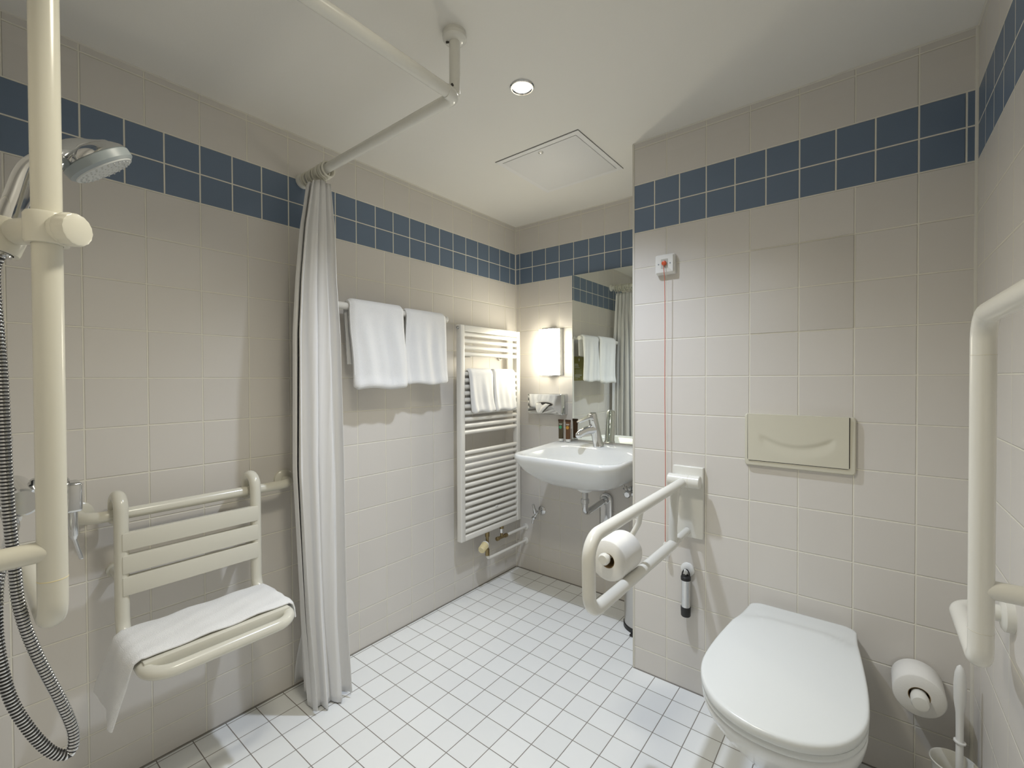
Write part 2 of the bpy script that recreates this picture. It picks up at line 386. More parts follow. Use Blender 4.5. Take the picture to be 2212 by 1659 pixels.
o = link('shower_curtain', curtain(), M_curt, loc=(0.13, RY, 0.01), ang=180, solid=0.0014)
tag(o, 'white cloth shower curtain gathered in folds, hanging down to the floor', 'shower curtain')

# ---------------------------------------------------------------- towels and towel rail on the left wall
TX, TZ = 0.085, 1.538
t = thing('towel_rail', 'white round towel rail on the left wall under two bath towels', 'towel rail', (0.0, -1.0, TZ))
link('rail', MB().tube([(TX, -1.34, TZ), (TX, -0.70, TZ)], 0.0155, 20, False, False), M_lacq, t)
link('end_cap', MB().lathe((TX, -0.702, TZ), (0, 1, 0), [(0, 0.0165), (0.008, 0.0165), (0.011, 0.014)], 20), M_lacq, t)
for yb in (-1.28, -0.76): link('bracket', MB().cyl((-0.001, yb, TZ), (TX, yb, TZ), 0.009, 14).lathe((-0.001, yb, TZ), (1, 0, 0), [(0, 0.022), (0.008, 0.022), (0.011, 0.015)], 20), M_lacq, t)
def drape(y0, y1, bx, bz, r, zf, zb, th, seed, flare=0.0, n=40, skew=0.0, lean=0.0, layers=1):
    """folded cloth hung over a bar that runs along y: front fall to zf, back fall to zb"""
    rnd = random.Random(seed); p1, p2, p3 = (rnd.uniform(0, 6) for _ in range(3)); rings = []
    for j in range(n+1):
        v = j/n; e = min(v, 1-v); tt = th*(0.45+0.55*smooth(e/0.06)); y = y0+(y1-y0)*v
        out, inn = [], []; K = 26
        fl = lambda z, zt: (zt-z)
        def off(z): return 0.004*sin(11*v+p1+3*z)*min(1, (bz-z)/0.1) + 0.003*sin(23*v+p2+7*z) * min(1, (bz-z)/0.15)
        def yy(z, s=1): return y + flare*(v-0.5)*(bz-z)*s + skew*(bz-z) + 0.003*sin(17*z+p3)
        zfv = zf + 0.004*sin(9*v+p2) + 0.006*(1-smooth(e/0.05)); zbv = zb + 0.004*sin(7*v+p1)
        for k in range(K):                                     # front, bottom -> top
            z = zfv + (bz-zfv)*k/K; q = lean*(bz-z)
            bul = tt*(1+0.35*smooth(1-(z-zfv)/0.05)); x = bx+r+q+off(z)
            out.append((x+bul, yy(z), z)); inn.append((x, yy(z), z))
        for k in range(13):
            a = pi*k/12; out.append((bx+(r+tt)*cos(a), y, bz+(r+tt)*sin(a))); inn.append((bx+(r+0.0005)*cos(a), y, bz+(r+0.0005)*sin(a)))
        for k in range(1, K+1):
            z = bz + (zbv-bz)*k/K; x = bx-r-0.3*off(z); out.append((x-tt*0.8, yy(z, -0.3), z)); inn.append((x, yy(z, -0.3), z))
        fb = [(bx+r+lean*(bz-zfv)+off(zfv)+tt*0.9, yy(zfv), zfv-tt*0.55), (bx+r+lean*(bz-zfv)+off(zfv)+tt*0.35, yy(zfv), zfv-tt*0.5)]
        rings.append([V(q) for q in (out + inn[::-1] + fb[::-1])])
    return MB().rings(rings)
def towel_obj(name, mb, label, loc, group=None):
    o = link(name, mb, M_towel, loc=loc, ang=60); return tag(o, label, 'towel', group)
towel_obj('bath_towel', drape(-1.262, -0.986, TX, TZ, 0.0165, 1.200, 1.292, 0.019, 1, 0.0, lean=0.02, skew=0.045), 'folded white bath towel on the rail, next to the shower curtain', (TX, -1.12, TZ), 'bath towels on the rail')
towel_obj('bath_towel', drape(-0.968, -0.722, TX, TZ, 0.0165, 1.212, 1.405, 0.012, 2, 0.05, lean=0.012), 'thinner folded white bath towel at the radiator end of the rail', (TX, -0.85, TZ), 'bath towels on the rail')
# notice card on the wall behind that towel (seen in the mirror)
t = thing('notice_card', 'olive green notice card on the wall behind the towel, seen in the mirror', 'card', (0.0, -0.848, 1.315))
link('card', MB().box((-0.0005, -0.942, 1.213), (0.0025, -0.756, 1.402), 0.0008), M_card, t)
pb = MB()
def ink(y, z, wd, ht): pb.box((0.0024, y, z), (0.0030, y+wd, z+ht))
ink(-0.845, 1.375, 0.020, 0.012); ink(-0.841, 1.366, 0.012, 0.009)
for k, (wd, ht) in enumerate(((0.055, 0.007), (0.062, 0.006), (0.075, 0.004))): ink(-0.765-wd, 1.338-0.012*k, wd, ht)
for k in range(5): ink(-0.775-0.10+0.012*(k % 2), 1.298-0.008*k, 0.09, 0.0012)
for k, (wd, ht) in enumerate(((0.11, 0.008), (0.08, 0.007), (0.05, 0.003))): ink(-0.768-wd, 1.252-0.013*k, wd, ht)
link('printed_lines', pb, M_ink, t)

# ---------------------------------------------------------------- towel radiator
t = thing('towel_radiator', 'white ladder towel radiator on the left wall beside the corner', 'radiator', (0.0, -0.34, 0.347))
RXc = 0.078
for y in (-0.585, -0.094): link('post', MB().box((RXc-0.018, y-0.017, 0.347), (RXc+0.018, y+0.017, 1.524), 0.006, 3), M_lacq, t)
def bar(z, r=0.0115): return MB().lathe((RXc+0.004, -0.570, z), (0, 1, 0), [(0, r), (0.461, r)], 16)
pz = 0.0357
zs = [1.4735-0.0357*i for i in range(4)] + [1.259-pz*i for i in range(10)] + [0.826-pz*i for i in range(13)]
pb_ = None
for z in zs:
    if pb_ is None: pb_ = link('bar', bar(z), M_lacq, t); z_first = z
    else:
        o = pb_.copy(); C.objects.link(o); o.parent = t; o.location = (0, 0, z-z_first)
link('header_bar', MB().box((RXc-0.016, -0.57, 1.487), (RXc+0.017, -0.11, 1.524), 0.006, 3), M_lacq, t)
link('header_bar', MB().box((RXc-0.016, -0.57, 0.347), (RXc+0.017, -0.11, 0.378), 0.006, 3), M_lacq, t)
link('air_vent', MB().lathe((RXc, -0.600, 1.507), (0, -1, 0), [(0, 0.010), (0.006, 0.010), (0.007, 0.007), (0.012, 0.006), (0.012, 0.003)], 14), M_chrome, t)
for y in (-0.50, -0.17):
    for z in (1.36, 0.51): link('wall_bracket', MB().cyl((-0.001, y, z), (RXc-0.004, y, z), 0.010, 12).lathe((-0.001, y, z), (1, 0, 0), [(0, 0.018), (0.012, 0.018)], 14), M_lacq, t)
link('badge', MB().box((RXc+0.0145, -0.318, 0.478), (RXc+0.018, -0.298, 0.487), 0.001), M_white, t)
towel_obj('hand_towel', drape(-0.545, -0.352, RXc+0.006, 1.262, 0.0138, 1.052, 1.085, 0.013, 5, 0.01, lean=0.03, n=20, skew=0.10), 'small white hand towel on the radiator, left of its twin', (RXc, -0.45, 1.26), 'hand towels on the radiator')
towel_obj('hand_towel', drape(-0.342, -0.142, RXc+0.006, 1.262, 0.0138, 1.052, 1.090, 0.013, 6, 0.01, lean=0.03, n=20, skew=0.02), 'small white hand towel on the radiator, nearest the room corner', (RXc, -0.25, 1.26), 'hand towels on the radiator')
# valves and pipes below it
t = thing('thermostatic_valve', 'yellowed thermostatic valve and white feed pipe under the radiator', 'radiator valve', (0.078, -0.375, 0.19))
link('valve_body', MB().cyl((0.078, -0.375, 0.348), (0.078, -0.375, 0.318), 0.013, 14).cyl((0.078, -0.375, 0.325), (0.078, -0.375, 0.225), 0.009, 14).cyl((0.078, -0.375, 0.245), (0.078, -0.375, 0.208), 0.0125, 6).cyl((0.078, -0.375, 0.277), (0.082, -0.40, 0.277), 0.012, 12), M_brass, t)
hd = link('thermostat_head', MB().lathe((0.080, -0.392, 0.277), (0.30, -0.92, -0.22), [(0, 0.0225), (0.010, 0.0225), (0.011, 0.020), (0.058, 0.0195), (0.063, 0.016)], 24), M_yel, t)
rb = MB(); hx, hy_, hz_ = frame((0.30, -0.92, -0.22))
for k in range(16):
    a = 2*pi*k/16; p = V((0.080, -0.392, 0.277)) + (hx*cos(a)+hy_*sin(a))*0.0198; rb.cyl(p+hz_*0.016, p+hz_*0.057, 0.0016, 6)
link('grip_ribs', rb, M_yel, hd)
link('scale_collar', MB().lathe(V((0.080, -0.392, 0.277))+hz_*0.0005, hz_, [(0, 0.0232), (0.009, 0.0232)], 24), M_lacq, hd)
link('pipe', MB().tube(fillet([(0.078, -0.375, 0.215), (0.078, -0.375, 0.188), (0.078, 0.0, 0.188)], 0.02), 0.0085, 14), M_lacq, t)
link('wall_collar', MB().lathe((0.078, 0.001, 0.188), (0, -1, 0), [(0, 0.021), (0.006, 0.021), (0.009, 0.014)], 20), M_lacq, t)
t = thing('lockshield_valve', 'small brass return valve with white pipe under the radiator corner', 'radiator valve', (0.078, -0.24, 0.278))
link('valve_body', MB().cyl((0.078, -0.245, 0.348), (0.078, -0.245, 0.330), 0.013, 12).cyl((0.078, -0.245, 0.335), (0.078, -0.245, 0.278), 0.009, 12).cyl((0.078, -0.278, 0.278), (0.078, -0.205, 0.278), 0.0095, 12).cyl((0.078, -0.216, 0.278), (0.078, -0.195, 0.278), 0.0125, 6).cyl((0.078, -0.292, 0.278), (0.078, -0.272, 0.278), 0.012, 12, 0.002), M_brass, t)
link('union_nut', MB().cyl((0.078, -0.245, 0.330), (0.078, -0.245, 0.305), 0.012, 6), M_chrome, t)
link('pipe', MB().cyl((0.078, -0.198, 0.278), (0.078, 0, 0.278), 0.0085, 14), M_lacq, t)
link('wall_collar', MB().lathe((0.078, 0.001, 0.278), (0, -1, 0), [(0, 0.021), (0.006, 0.021), (0.009, 0.014)], 20), M_lacq, t)

# ---------------------------------------------------------------- wall lamp
t = thing('wall_lamp', 'lit rectangular opal glass wall lamp left of the mirror', 'lamp', (0.29, 0.0, 1.39))
link('back_plate', MB().box((0.220, -0.034, 1.250), (0.361, 0.001, 1.530), 0.003), M_white, t)
link('shade', MB().prism([(0.222, -0.030), (0.222, -0.050), (0.229, -0.063), (0.248, -0.072), (0.290, -0.076), (0.332, -0.072), (0.352, -0.063), (0.359, -0.050), (0.359, -0.030)], 2, 1.253, 1.527), M_lamp, t)
link('end_cap', MB().prism([(0.255, -0.006), (0.255, -0.066), (0.326, -0.066), (0.326, -0.006)], 2, 1.245, 1.2525), M_chrome, t)
link('end_cap', MB().prism([(0.255, -0.006), (0.255, -0.066), (0.326, -0.066), (0.326, -0.006)], 2, 1.5275, 1.535), M_chrome, t)

# ---------------------------------------------------------------- mirror
t = thing('mirror', 'tall frameless wall mirror above the washbasin', 'mirror', (0.727, 0.0, 0.872))
link('backing', MB().box((0.432, -0.006, 0.872), (XP-0.004, 0.001, ZB-0.202)), M_grey, t)
link('pane', MB().box((0.431, -0.0105, 0.871), (XP-0.003, -0.0058, ZB-0.2), 0.0008, 1), M_mirror, t)
link('support_rail', MB().box((0.431, -0.018, 0.856), (XP-0.003, 0.001, 0.872), 0.002), M_steel, t)

# ---------------------------------------------------------------- tissue dispenser and tissue
t = thing('tissue_dispenser', 'chrome wall tissue dispenser under the lit wall lamp', 'tissue dispenser', (0.270, 0.0, 1.076))
TB = MB().rings([[V((q[0], y, q[1])) for q in rrect(0.146+e, 0.394-e, 1.014+e, 1.139-e, 0.008)] for y, e in ((0.001, 0.0), (-0.064, 0.0), (-0.069, 0.003), (-0.070, 0.008))])
link('box', TB, M_chrome, t)
ell = lambda cx_, cz_, a, b, k=28: [(cx_+a*cos(2*pi*i/k), cz_+b*sin(2*pi*i/k)) for i in range(k)]
link('slot_rim', MB().prism(ell(0.275, 1.076, 0.064, 0.019), 1, -0.0698, -0.0712), M_steel, t)
link('slot', MB().prism(ell(0.275, 1.075, 0.057, 0.013), 1, -0.0705, -0.0718), M_dark, t)
tg = []
for j in range(9):
    v = j/8; row = []
    for i in range(13):
        s = i/12; wd = 0.052*(1-0.82*v); row.append(V((0.262 - 0.018*v + wd*(s*2-1), -0.0715 - 0.014*sin(pi*v*0.7) - 0.006*sin(s*9+v*2), 1.083 - 0.062*v - 0.010*abs(s-0.4)*(1-v))))
    tg.append(row)
o = link('paper_tissue', MB().sheet(tg), M_paper, loc=(0.262, -0.072, 1.08), ang=180, solid=0.0012)
tag(o, 'white paper tissue poking out of the chrome wall dispenser', 'tissue')

# ---------------------------------------------------------------- washbasin
BX = 0.648
def rr_ring(cx_, y0, y1, hw, r, z, zback=0.0, n=6):
    o = []
    for sx, yy, a0 in ((1, y1-r, 0), (-1, y1-r, pi/2), (-1, y0+r, pi), (1, y0+r, 3*pi/2)):
        for j in range(n+1):
            a = a0+pi/2*j/n; x = cx_+sx*(hw-r)+r*cos(a); y = yy+r*sin(a)
            y -= 0.018*(1-((x-cx_)/hw)**2)*smooth((y1-y)/(y1-y0)) if hw > 0.1 else 0
            o.append(V((x, y, z + zback*smooth((y-(-0.22))/0.14))))
    return o
t = thing('washbasin', 'white ceramic wall-hung washbasin under the mirror', 'washbasin', (BX, 0.0, 0.66))
bz = 0.846
rg = [rr_ring(BX, -0.36, -0.08, 0.13, 0.09, 0.682), rr_ring(BX, -0.39, -0.03, 0.185, 0.11, 0.690), rr_ring(BX, -0.44, -0.004, 0.228, 0.10, 0.718), rr_ring(BX, -0.487, 0.001, 0.263, 0.10, 0.757),
      rr_ring(BX, -0.515, 0.001, 0.282, 0.09, 0.797), rr_ring(BX, -0.525, 0.001, 0.292, 0.085, 0.822, 0.008), rr_ring(BX, -0.526, 0.001, 0.294, 0.085, bz-0.008, 0.014), rr_ring(BX, -0.520, 0.0, 0.290, 0.085, bz-0.001, 0.014), rr_ring(BX, -0.512, -0.004, 0.283, 0.083, bz, 0.015),
      rr_ring(BX, -0.500, -0.115, 0.268, 0.10, bz-0.003, 0.012), rr_ring(BX, -0.493, -0.128, 0.258, 0.11, bz-0.012, 0.0), rr_ring(BX, -0.475, -0.140, 0.245, 0.11, bz-0.05), rr_ring(BX, -0.43, -0.17, 0.19, 0.10, bz-0.098), rr_ring(BX, -0.36, -0.20, 0.09, 0.07, bz-0.124), rr_ring(BX, -0.295, -0.245, 0.025, 0.024, bz-0.130)]
link('bowl', MB().rings(rg), M_cer, t, ang=70)
link('drain_cup', MB().ball((BX+0.035, -0.315, 0.695), 0.055, 1.0, 0.8, 0.75), M_cer, t)
link('drain', MB().lathe((BX, -0.27, bz-0.131), (0, 0, 1), [(0, 0.022), (0.003, 0.022), (0.006, 0.016), (0.007, 0.004)], 20), M_chrome, t)
# faucet
t = thing('faucet', 'chrome single-lever mixer tap at the back of the washbasin', 'faucet', (BX-0.01, -0.075, 0.861))
fb, ft = V((0.637, -0.078, 0.8595)), V((0.625, -0.118, 1.010)); fd = (ft-fb)
link('body', MB().lathe(fb, fd, [(0, 0.031), (0.006, 0.031), (0.011, 0.0275), (0.10, 0.0255), (0.150, 0.0245), (0.158, 0.0235)], 28), M_chrome, t)
link('spout', MB().tube([fb+fd*0.62+V((0, -0.005, 0)), V((0.600, -0.150, 0.947)), V((0.585, -0.182, 0.935)), V((0.580, -0.196, 0.926))], lambda i: [0.0245, 0.0225, 0.0205, 0.0180][i], 20, False, True), M_chrome, t)
link('aerator', MB().cyl((0.5835, -0.186, 0.930), (0.582, -0.190, 0.911), 0.0115, 18), M_steel, t)
link('cartridge_cap', MB().lathe(ft+fd*0.005, fd, [(0, 0.0245), (0.022, 0.0245), (0.030, 0.021), (0.034, 0.011)], 24), M_chrome, t)
lv = MB(); a0 = ft+fd*0.13; dr = V((-0.38, -0.86, -0.33)).normalized(); sx = V((0.9, -0.4, 0)).normalized(); up = sx.cross(dr).normalized()
lv.rings([[a0+dr*l + sx*(wd*c) + up*(th*s_) for c, s_ in ((1, 0.3), (0.8, 1), (-0.8, 1), (-1, 0.3), (-1, -0.6), (1, -0.6))] for l, wd, th in ((-0.012, 0.021, 0.012), (0.02, 0.0205, 0.011), (0.06, 0.017, 0.0085), (0.095, 0.013, 0.0065), (0.102, 0.010, 0.004))])
link('lever', lv, M_chrome, t, ang=50)
# waste
t = thing('waste_trap', 'chrome waste pipe and wall cover plate under the washbasin', 'waste pipe', (BX, -0.24, 0.53))
wx, wy = 0.640, -0.235
link('tailpiece', MB().cyl((wx, wy, 0.675), (wx, wy, 0.56), 0.0165, 18).cyl((wx, wy, 0.668), (wx, wy, 0.640), 0.027, 20, 0.002).cyl((wx, wy, 0.600), (wx, wy, 0.575), 0.0215, 20, 0.002), M_chrome, t)
link('bend', MB().tube(fillet([(wx, wy, 0.585), (wx, wy, 0.520), (wx+0.004, 0.0, 0.548)], 0.030), 0.0155, 18), M_chrome, t)
link('cover_plate', MB().rings([[V((q[0], y, q[1])) for q in rrect(0.610+e, 0.688-e, 0.365+e, 0.585-e, 0.037-e)] for y, e in ((0.001, 0), (-0.014, 0.0), (-0.019, 0.005), (-0.020, 0.012))]), M_chrome, t)
link('rosette', MB().lathe((wx+0.004, -0.018, 0.546), (0, -1, 0), [(0, 0.026), (0.012, 0.024), (0.018, 0.017)], 20), M_chrome, t)
link('popup_linkage', MB().cyl((wx-0.002, wy, 0.652), (0.585, -0.238, 0.660), 0.006, 10).ball((0.585, -0.238, 0.660), 0.011).ball((0.607, -0.237, 0.657), 0.009), M_steel, t)
def angle_valve(x, z, label, out):
    t = thing('angle_valve', label, 'valve', (x, 0.0, z))
    link('rosette', MB().lathe((x, 0.001, z), (0, -1, 0), [(0, 0.027), (0.004, 0.027), (0.012, 0.016)], 22), M_chrome, t)
    link('valve_body', MB().cyl((x, -0.005, z), (x, -0.055, z), 0.0095, 14).cyl((x, -0.050, z), (x+out[0], -0.052, z+out[1]), 0.008, 12).cyl((x+out[0]*0.75, -0.052, z+out[1]*0.75), (x+out[0], -0.052, z+out[1]), 0.0125, 6), M_chrome, t)
    return t
t = angle_valve(0.205, 0.405, 'small chrome stop valve low on the wall beside the radiator pipes', (-0.030, -0.045))
link('handle', MB().lathe((0.195, -0.060, 0.400), (-0.15, -0.2, 1), [(0, 0.012), (0.01, 0.013), (0.03, 0.009), (0.055, 0.0075), (0.058, 0.005)], 14), M_chrome, t)
link('outlet_spigot', MB().cyl((0.172, -0.052, 0.355), (0.170, -0.052, 0.330), 0.006, 10), M_chrome, t)
t = angle_valve(0.800, 0.615, 'chrome angle stop valve right of the waste pipe under the washbasin', (-0.022, 0.032))
link('handle', MB().lathe((0.800, -0.052, 0.615), (0.1, -1, -0.1), [(0, 0.012), (0.006, 0.019), (0.022, 0.019), (0.026, 0.014)], 10), M_chrome, t)
link('flexible_hose', MB().tube(fillet([(0.777, -0.052, 0.647), (0.765, -0.055, 0.67), (0.755, -0.065, 0.695)], 0.03), 0.005, 10), M_steel, t)

# ---------------------------------------------------------------- toiletry tubes on the basin ledge
def tube_bottle(x, label, Mb, Md):
    y, z0 = -0.052, 0.860
    t = thing('toiletry_tube', label, 'toiletry tube', (x, y, z0), 'toiletry tubes on the basin')
    link('cap', MB().lathe((x, y, z0), (0, 0, 1), [(0, 0.0135), (0.002, 0.0145), (0.015, 0.0145), (0.016, 0.0135)], 20), M_white, t)
    rg = []
    for k in range(10):
        v = k/9; a = 0.0138+0.0042*v; b = 0.0135*(1-v)**0.8+0.0012
        rg.append([V((x+a*cos(2*pi*i/24), y+b*sin(2*pi*i/24), z0+0.016+0.102*v)) for i in range(24)])
    rg.append([V((x+0.0182*cos(2*pi*i/24), y+0.0011*sin(2*pi*i/24), z0+0.128)) for i in range(24)])
    body = link('body', MB().rings(rg), Mb, t)
    def fy(z): v = (z-z0-0.016)/0.102; return y-(0.0135*max(0, 1-v)**0.8+0.0012)
    zc = z0+0.083; ds = []
    disc = MB()
    for rr_, e in ((0.0, 0.0006), (0.0098, 0.0006)):
        pass
    disc.rings([[V((x+0.0098*cos(2*pi*i/20), fy(zc+0.0098*sin(2*pi*i/20))+q, zc+0.0098*sin(2*pi*i/20))) for i in range(20)] for q in (0.0012, -0.0006)])
    link('emblem', disc, Md, body)
    ln = MB()
    for k in range(2):
        z = z0+0.102-0.0045*k; ln.box((x-0.011+0.002*k, fy(z)-0.0006, z), (x+0.011-0.002*k, fy(z)+0.001, z+0.0020))
    link('lettering', ln, M_ink, body)
    cr = MB().box((x-0.0184, y-0.0022, z0+0.116), (x+0.0184, y+0.0022, z0+0.129), 0.0005)
    link('crimp', cr, M_brownd, body)
tube_bottle(0.378, 'small dark brown toiletry tube with a green emblem, white cap down', M_tgreen, M_dgreen)
tube_bottle(0.4265, 'small brown toiletry tube with an amber emblem, beside the mirror edge', M_tbrown, M_damber)

# ---------------------------------------------------------------- pedal bin behind the projecting wall
bx_, by_, br_ = 0.935, -0.175, 0.098
t = thing('waste_bin', 'round steel bathroom bin on the floor below the washbasin, mostly hidden', 'bin', (bx_, by_, 0.0))
link('body', MB().lathe((bx_, by_, 0.018), (0, 0, 1), [(0, br_-0.004), (0.225, br_-0.004)], 36), M_steel, t)
link('base_ring', MB().lathe((bx_, by_, 0.0), (0, 0, 1), [(0, br_), (0.018, br_), (0.022, br_-0.004)], 36), M_black, t)
link('lid', MB().lathe((bx_, by_, 0.243), (0, 0, 1), [(0, br_-0.002), (0.010, br_-0.002), (0.022, br_-0.02), (0.028, 0.04), (0.029, 0.005)], 36), M_steel, t)
link('pedal', MB().box((bx_-0.02, by_-br_-0.03, 0.004), (bx_+0.02, by_-br_+0.004, 0.010), 0.002), M_black, t)

# ---------------------------------------------------------------- emergency pull cord
cx_, cz_ = 1.1655, 1.684
t = thing('emergency_pull_switch', 'white emergency pull switch with a long red cord on the toilet wall', 'pull cord switch', (cx_, YT, cz_))
def plate(hw, y0, y1, e, r=0.006): return MB().rings([[V((q[0], y, q[1])) for q in rrect(cx_-hw+k, cx_+hw-k, cz_-hw+k, cz_+hw-k, r)] for y, k in ((y0, 0), (y1+e, 0), (y1, e))])
link('box', plate(0.0385, YT+0.001, YT-0.024, 0.003), M_white, t)
fp = link('face_plate', plate(0.0345, YT-0.0235, YT-0.029, 0.0015, 0.003), M_white, t)
link('indicator_window', MB().rings([[V((q[0], y, q[1])) for q in rrect(cx_-0.013, cx_+0.014, cz_-0.018, cz_+0.019, 0.002)] for y in (YT-0.0285, YT-0.0300)]), M_clear, fp)
for sx_ in (-1, 1): link('screw', MB().cyl((cx_+sx_*0.023, YT-0.028, cz_), (cx_+sx_*0.023, YT-0.0298, cz_), 0.0028, 12), M_grey, fp)
link('bead', MB().lathe((cx_+0.001, YT-0.029, cz_+0.002), (0, -1, -0.15), [(0, 0.009), (0.006, 0.010), (0.011, 0.008), (0.013, 0.003)], 18), M_orange, t)
cpts = [(cx_+0.001, YT-0.040, cz_+0.001), (cx_+0.002, YT-0.041, cz_-0.02)] + [(cx_+0.004+0.0008*sin(k), YT-0.036+0.0009*k, cz_-0.06-0.0955*k) for k in range(12)]
link('cord', MB().tube(cpts, 0.0014, 8), M_cord, t)
e = V(cpts[-1])
link('pull_handle', MB().lathe(e+V((0, 0, 0.004)), (0, 0, -1), [(0, 0.003), (0.006, 0.007), (0.022, 0.0085), (0.036, 0.010), (0.040, 0.006)], 16), M_ivory, t)

# ---------------------------------------------------------------- flush plate
t = thing('flush_plate', 'cream toilet flush plate with one wide push flap', 'flush plate', (1.614, YT, 1.008))
fx0, fx1, fz0, fz1 = 1.452, 1.772, 0.918, 1.103
link('frame', MB().rings([[V((q[0], y, q[1])) for q in rrect(fx0+k, fx1-k, fz0+k, fz1-k*0.6, 0.010)] for y, k in ((YT+0.001, 0), (YT-0.010, 0), (YT-0.015, 0.003), (YT-0.016, 0.008))]), M_flush, t)
link('gap', MB().tube(fillet([(fx0+0.0110, YT-0.0160, fz1-0.001), (fx0+0.0110, YT-0.0160, fz0+0.0190), (fx1-0.0170, YT-0.0160, fz0+0.0190), (fx1-0.0170, YT-0.0160, fz1-0.001)], 0.006, 6), 0.0014, 8), M_dark, t)
g = []; ax0, ax1, az0, az1 = fx0+0.012, fx1-0.018, fz0+0.020, fz1
for j in range(41):
    v = j/40; row = []
    for i in range(61):
        u = i/60*2-1; a = 0.60-0.24*(1-(u/0.78)**2); dep = 0
        if abs(u) < 0.78 and v < a+0.04:
            dep = 0.0065*smooth((a+0.04-v)/0.10)*(1-smooth((a-v)/0.30))*smooth((0.78-abs(u))/0.15)
        tl = 0.004*(v-0.2)
        row.append(V((ax0+(ax1-ax0)*i/60, YT-0.0205-tl+dep*0.75, az0+(az1-az0)*v)))
    g.append(row)
flap = MB().sheet(g)
flap.rings([[V((ax0, YT-0.010, az0)), V((ax1, YT-0.010, az0)), V((ax1, YT-0.010, az1)), V((ax0, YT-0.010, az1))], [V((ax0, YT-0.0197, az0)), V((ax1, YT-0.0197, az0)), V((ax1, YT-0.0237, az1)), V((ax0, YT-0.0237, az1))]], True, False)
link('push_flap', flap, M_flush, t, ang=50)

# ---------------------------------------------------------------- fold-down grab rail on the toilet wall
GX, GZT, GZB, GYF = 1.252, 0.832, 0.633, -1.312
t = thing('folding_grab_rail', 'white fold-down grab rail loop beside the toilet, holding a paper roll', 'grab rail', (GX, YT, 0.75))
link('wall_plate', MB().box((1.196, YT-0.020, 0.612), (1.311, YT+0.001, 0.888), 0.004, 3), M_ivory, t)
hb = link('hinge', MB().cyl((1.192, YT-0.055, GZT+0.006), (1.310, YT-0.055, GZT+0.006), 0.024, 28, 0.002).box((1.205, YT-0.055, GZT-0.012), (1.300, YT-0.012, GZT+0.024), 0.003), M_ivory, t)
link('hinge_seam', MB().lathe((1.268, YT-0.055, GZT+0.006), (1, 0, 0), [(0, 0.02405), (0.0012, 0.0243), (0.0024, 0.02405)], 28), M_cream, hb)
gr_ = 0.0172
link('loop', MB().tube(fillet([(GX-0.004, YT-0.058, GZT+0.002), (GX, GYF, GZT-0.004), (GX, GYF+0.004, GZB), (GX, -0.700, GZB), (GX, -0.672, GZB+0.002)], [0.055, 0.055, 0.0], 10), gr_, 24), M_ivory, t)
link('strut', MB().rings([[V((GX, y0+0.015*cos(2*pi*i/20)*k, z)) + V((0.0150*sin(2*pi*i/20), 0, 0)) for i in range(20)] for z, y0, k in ((GZB+0.004, -0.690, 1.0), (0.70, -0.688, 1.0), (0.78, -0.676, 1.35), (GZT, -0.655, 1.9))]), M_ivory, t)
link('stop_tube', MB().cyl((GX, -0.688, GZB+0.002), (GX, YT-0.019, GZB+0.004), 0.0135, 20), M_ivory, t)
RCX, RCZ, RY0, RY1 = 1.200, 0.692, -1.102, -0.985
rh = link('roll_holder', MB().tube(fillet([(GX-0.006, -1.018+0.055, GZT-0.01), (GX-0.014, -0.962, 0.775), (RCX, -0.962, RCZ+0.012), (RCX, -1.118, RCZ+0.012)], [0.02, 0.025]), 0.0085, 16).lathe((RCX, -1.112, RCZ+0.012), (0, -1, 0), [(0, 0.013), (0.006, 0.017), (0.016, 0.017), (0.021, 0.013)], 20), M_ivory, t)
def paper_roll(cx_, cy0, cz_, L, axis, r, rc, name, label):
    """hollow roll along the axis starting at (cx_,cy0,cz_)"""
    t = thing(name, label, 'toilet paper', (cx_, cy0+axis[1]*L/2, cz_-r))
    pr = [(0.0, rc), (0.0, r-0.003), (0.003, r), (L-0.003, r), (L, r-0.003), (L, rc)]
    mb = MB().lathe((cx_, cy0, cz_), axis, pr, 48, False, False)
    link('paper', mb, M_paper, t, ang=50)
    link('core', MB().lathe((cx_, cy0, cz_), axis, [(0.0005, rc+0.0004), (0.0005, rc-0.0015), (L-0.0005, rc-0.0015), (L-0.0005, rc+0.0004)], 30, False, False), M_core, t)
    return t
t = paper_roll(RCX, RY0, RCZ, RY1-RY0, (0, 1, 0), 0.060, 0.022, 'toilet_roll', 'large white toilet roll hanging from the fold-down grab rail')

# ---------------------------------------------------------------- hook with chrome tube
hkx, hkz = 1.249, 0.480
t = thing('wall_hook', 'round white adhesive hook on the toilet wall', 'hook', (hkx, YT, hkz))
link('base_disc', MB().lathe((hkx, YT+0.001, hkz), (0, -1, 0), [(0, 0.026), (0.006, 0.026), (0.010, 0.022), (0.013, 0.012)], 28), M_white, t)
link('peg', MB().tube(fillet([(hkx, YT-0.010, hkz-0.006), (hkx, YT-0.030, hkz-0.010), (hkx, YT-0.034, hkz+0.006)], 0.006), 0.005, 12, False, True), M_white, t)
ty = YT-0.026
t = thing('hanging_tube', 'slim chrome tube with black end caps hanging from the white wall hook', 'tube', (hkx, ty, 0.306))
link('tube_body', MB().cyl((hkx, ty, 0.33), (hkx, ty, 0.452), 0.0165, 28), M_chrome, t)
link('end_cap', MB().lathe((hkx, ty, 0.306), (0, 0, 1), [(0, 0.016), (0.003, 0.0178), (0.028, 0.0185), (0.036, 0.0185), (0.036, 0.0160)], 24), M_black, t)
ec = link('end_cap', MB().lathe((hkx, ty, 0.447), (0, 0, 1), [(0, 0.0160), (0, 0.0185), (0.012, 0.0185), (0.015, 0.016)], 24), M_black, t)
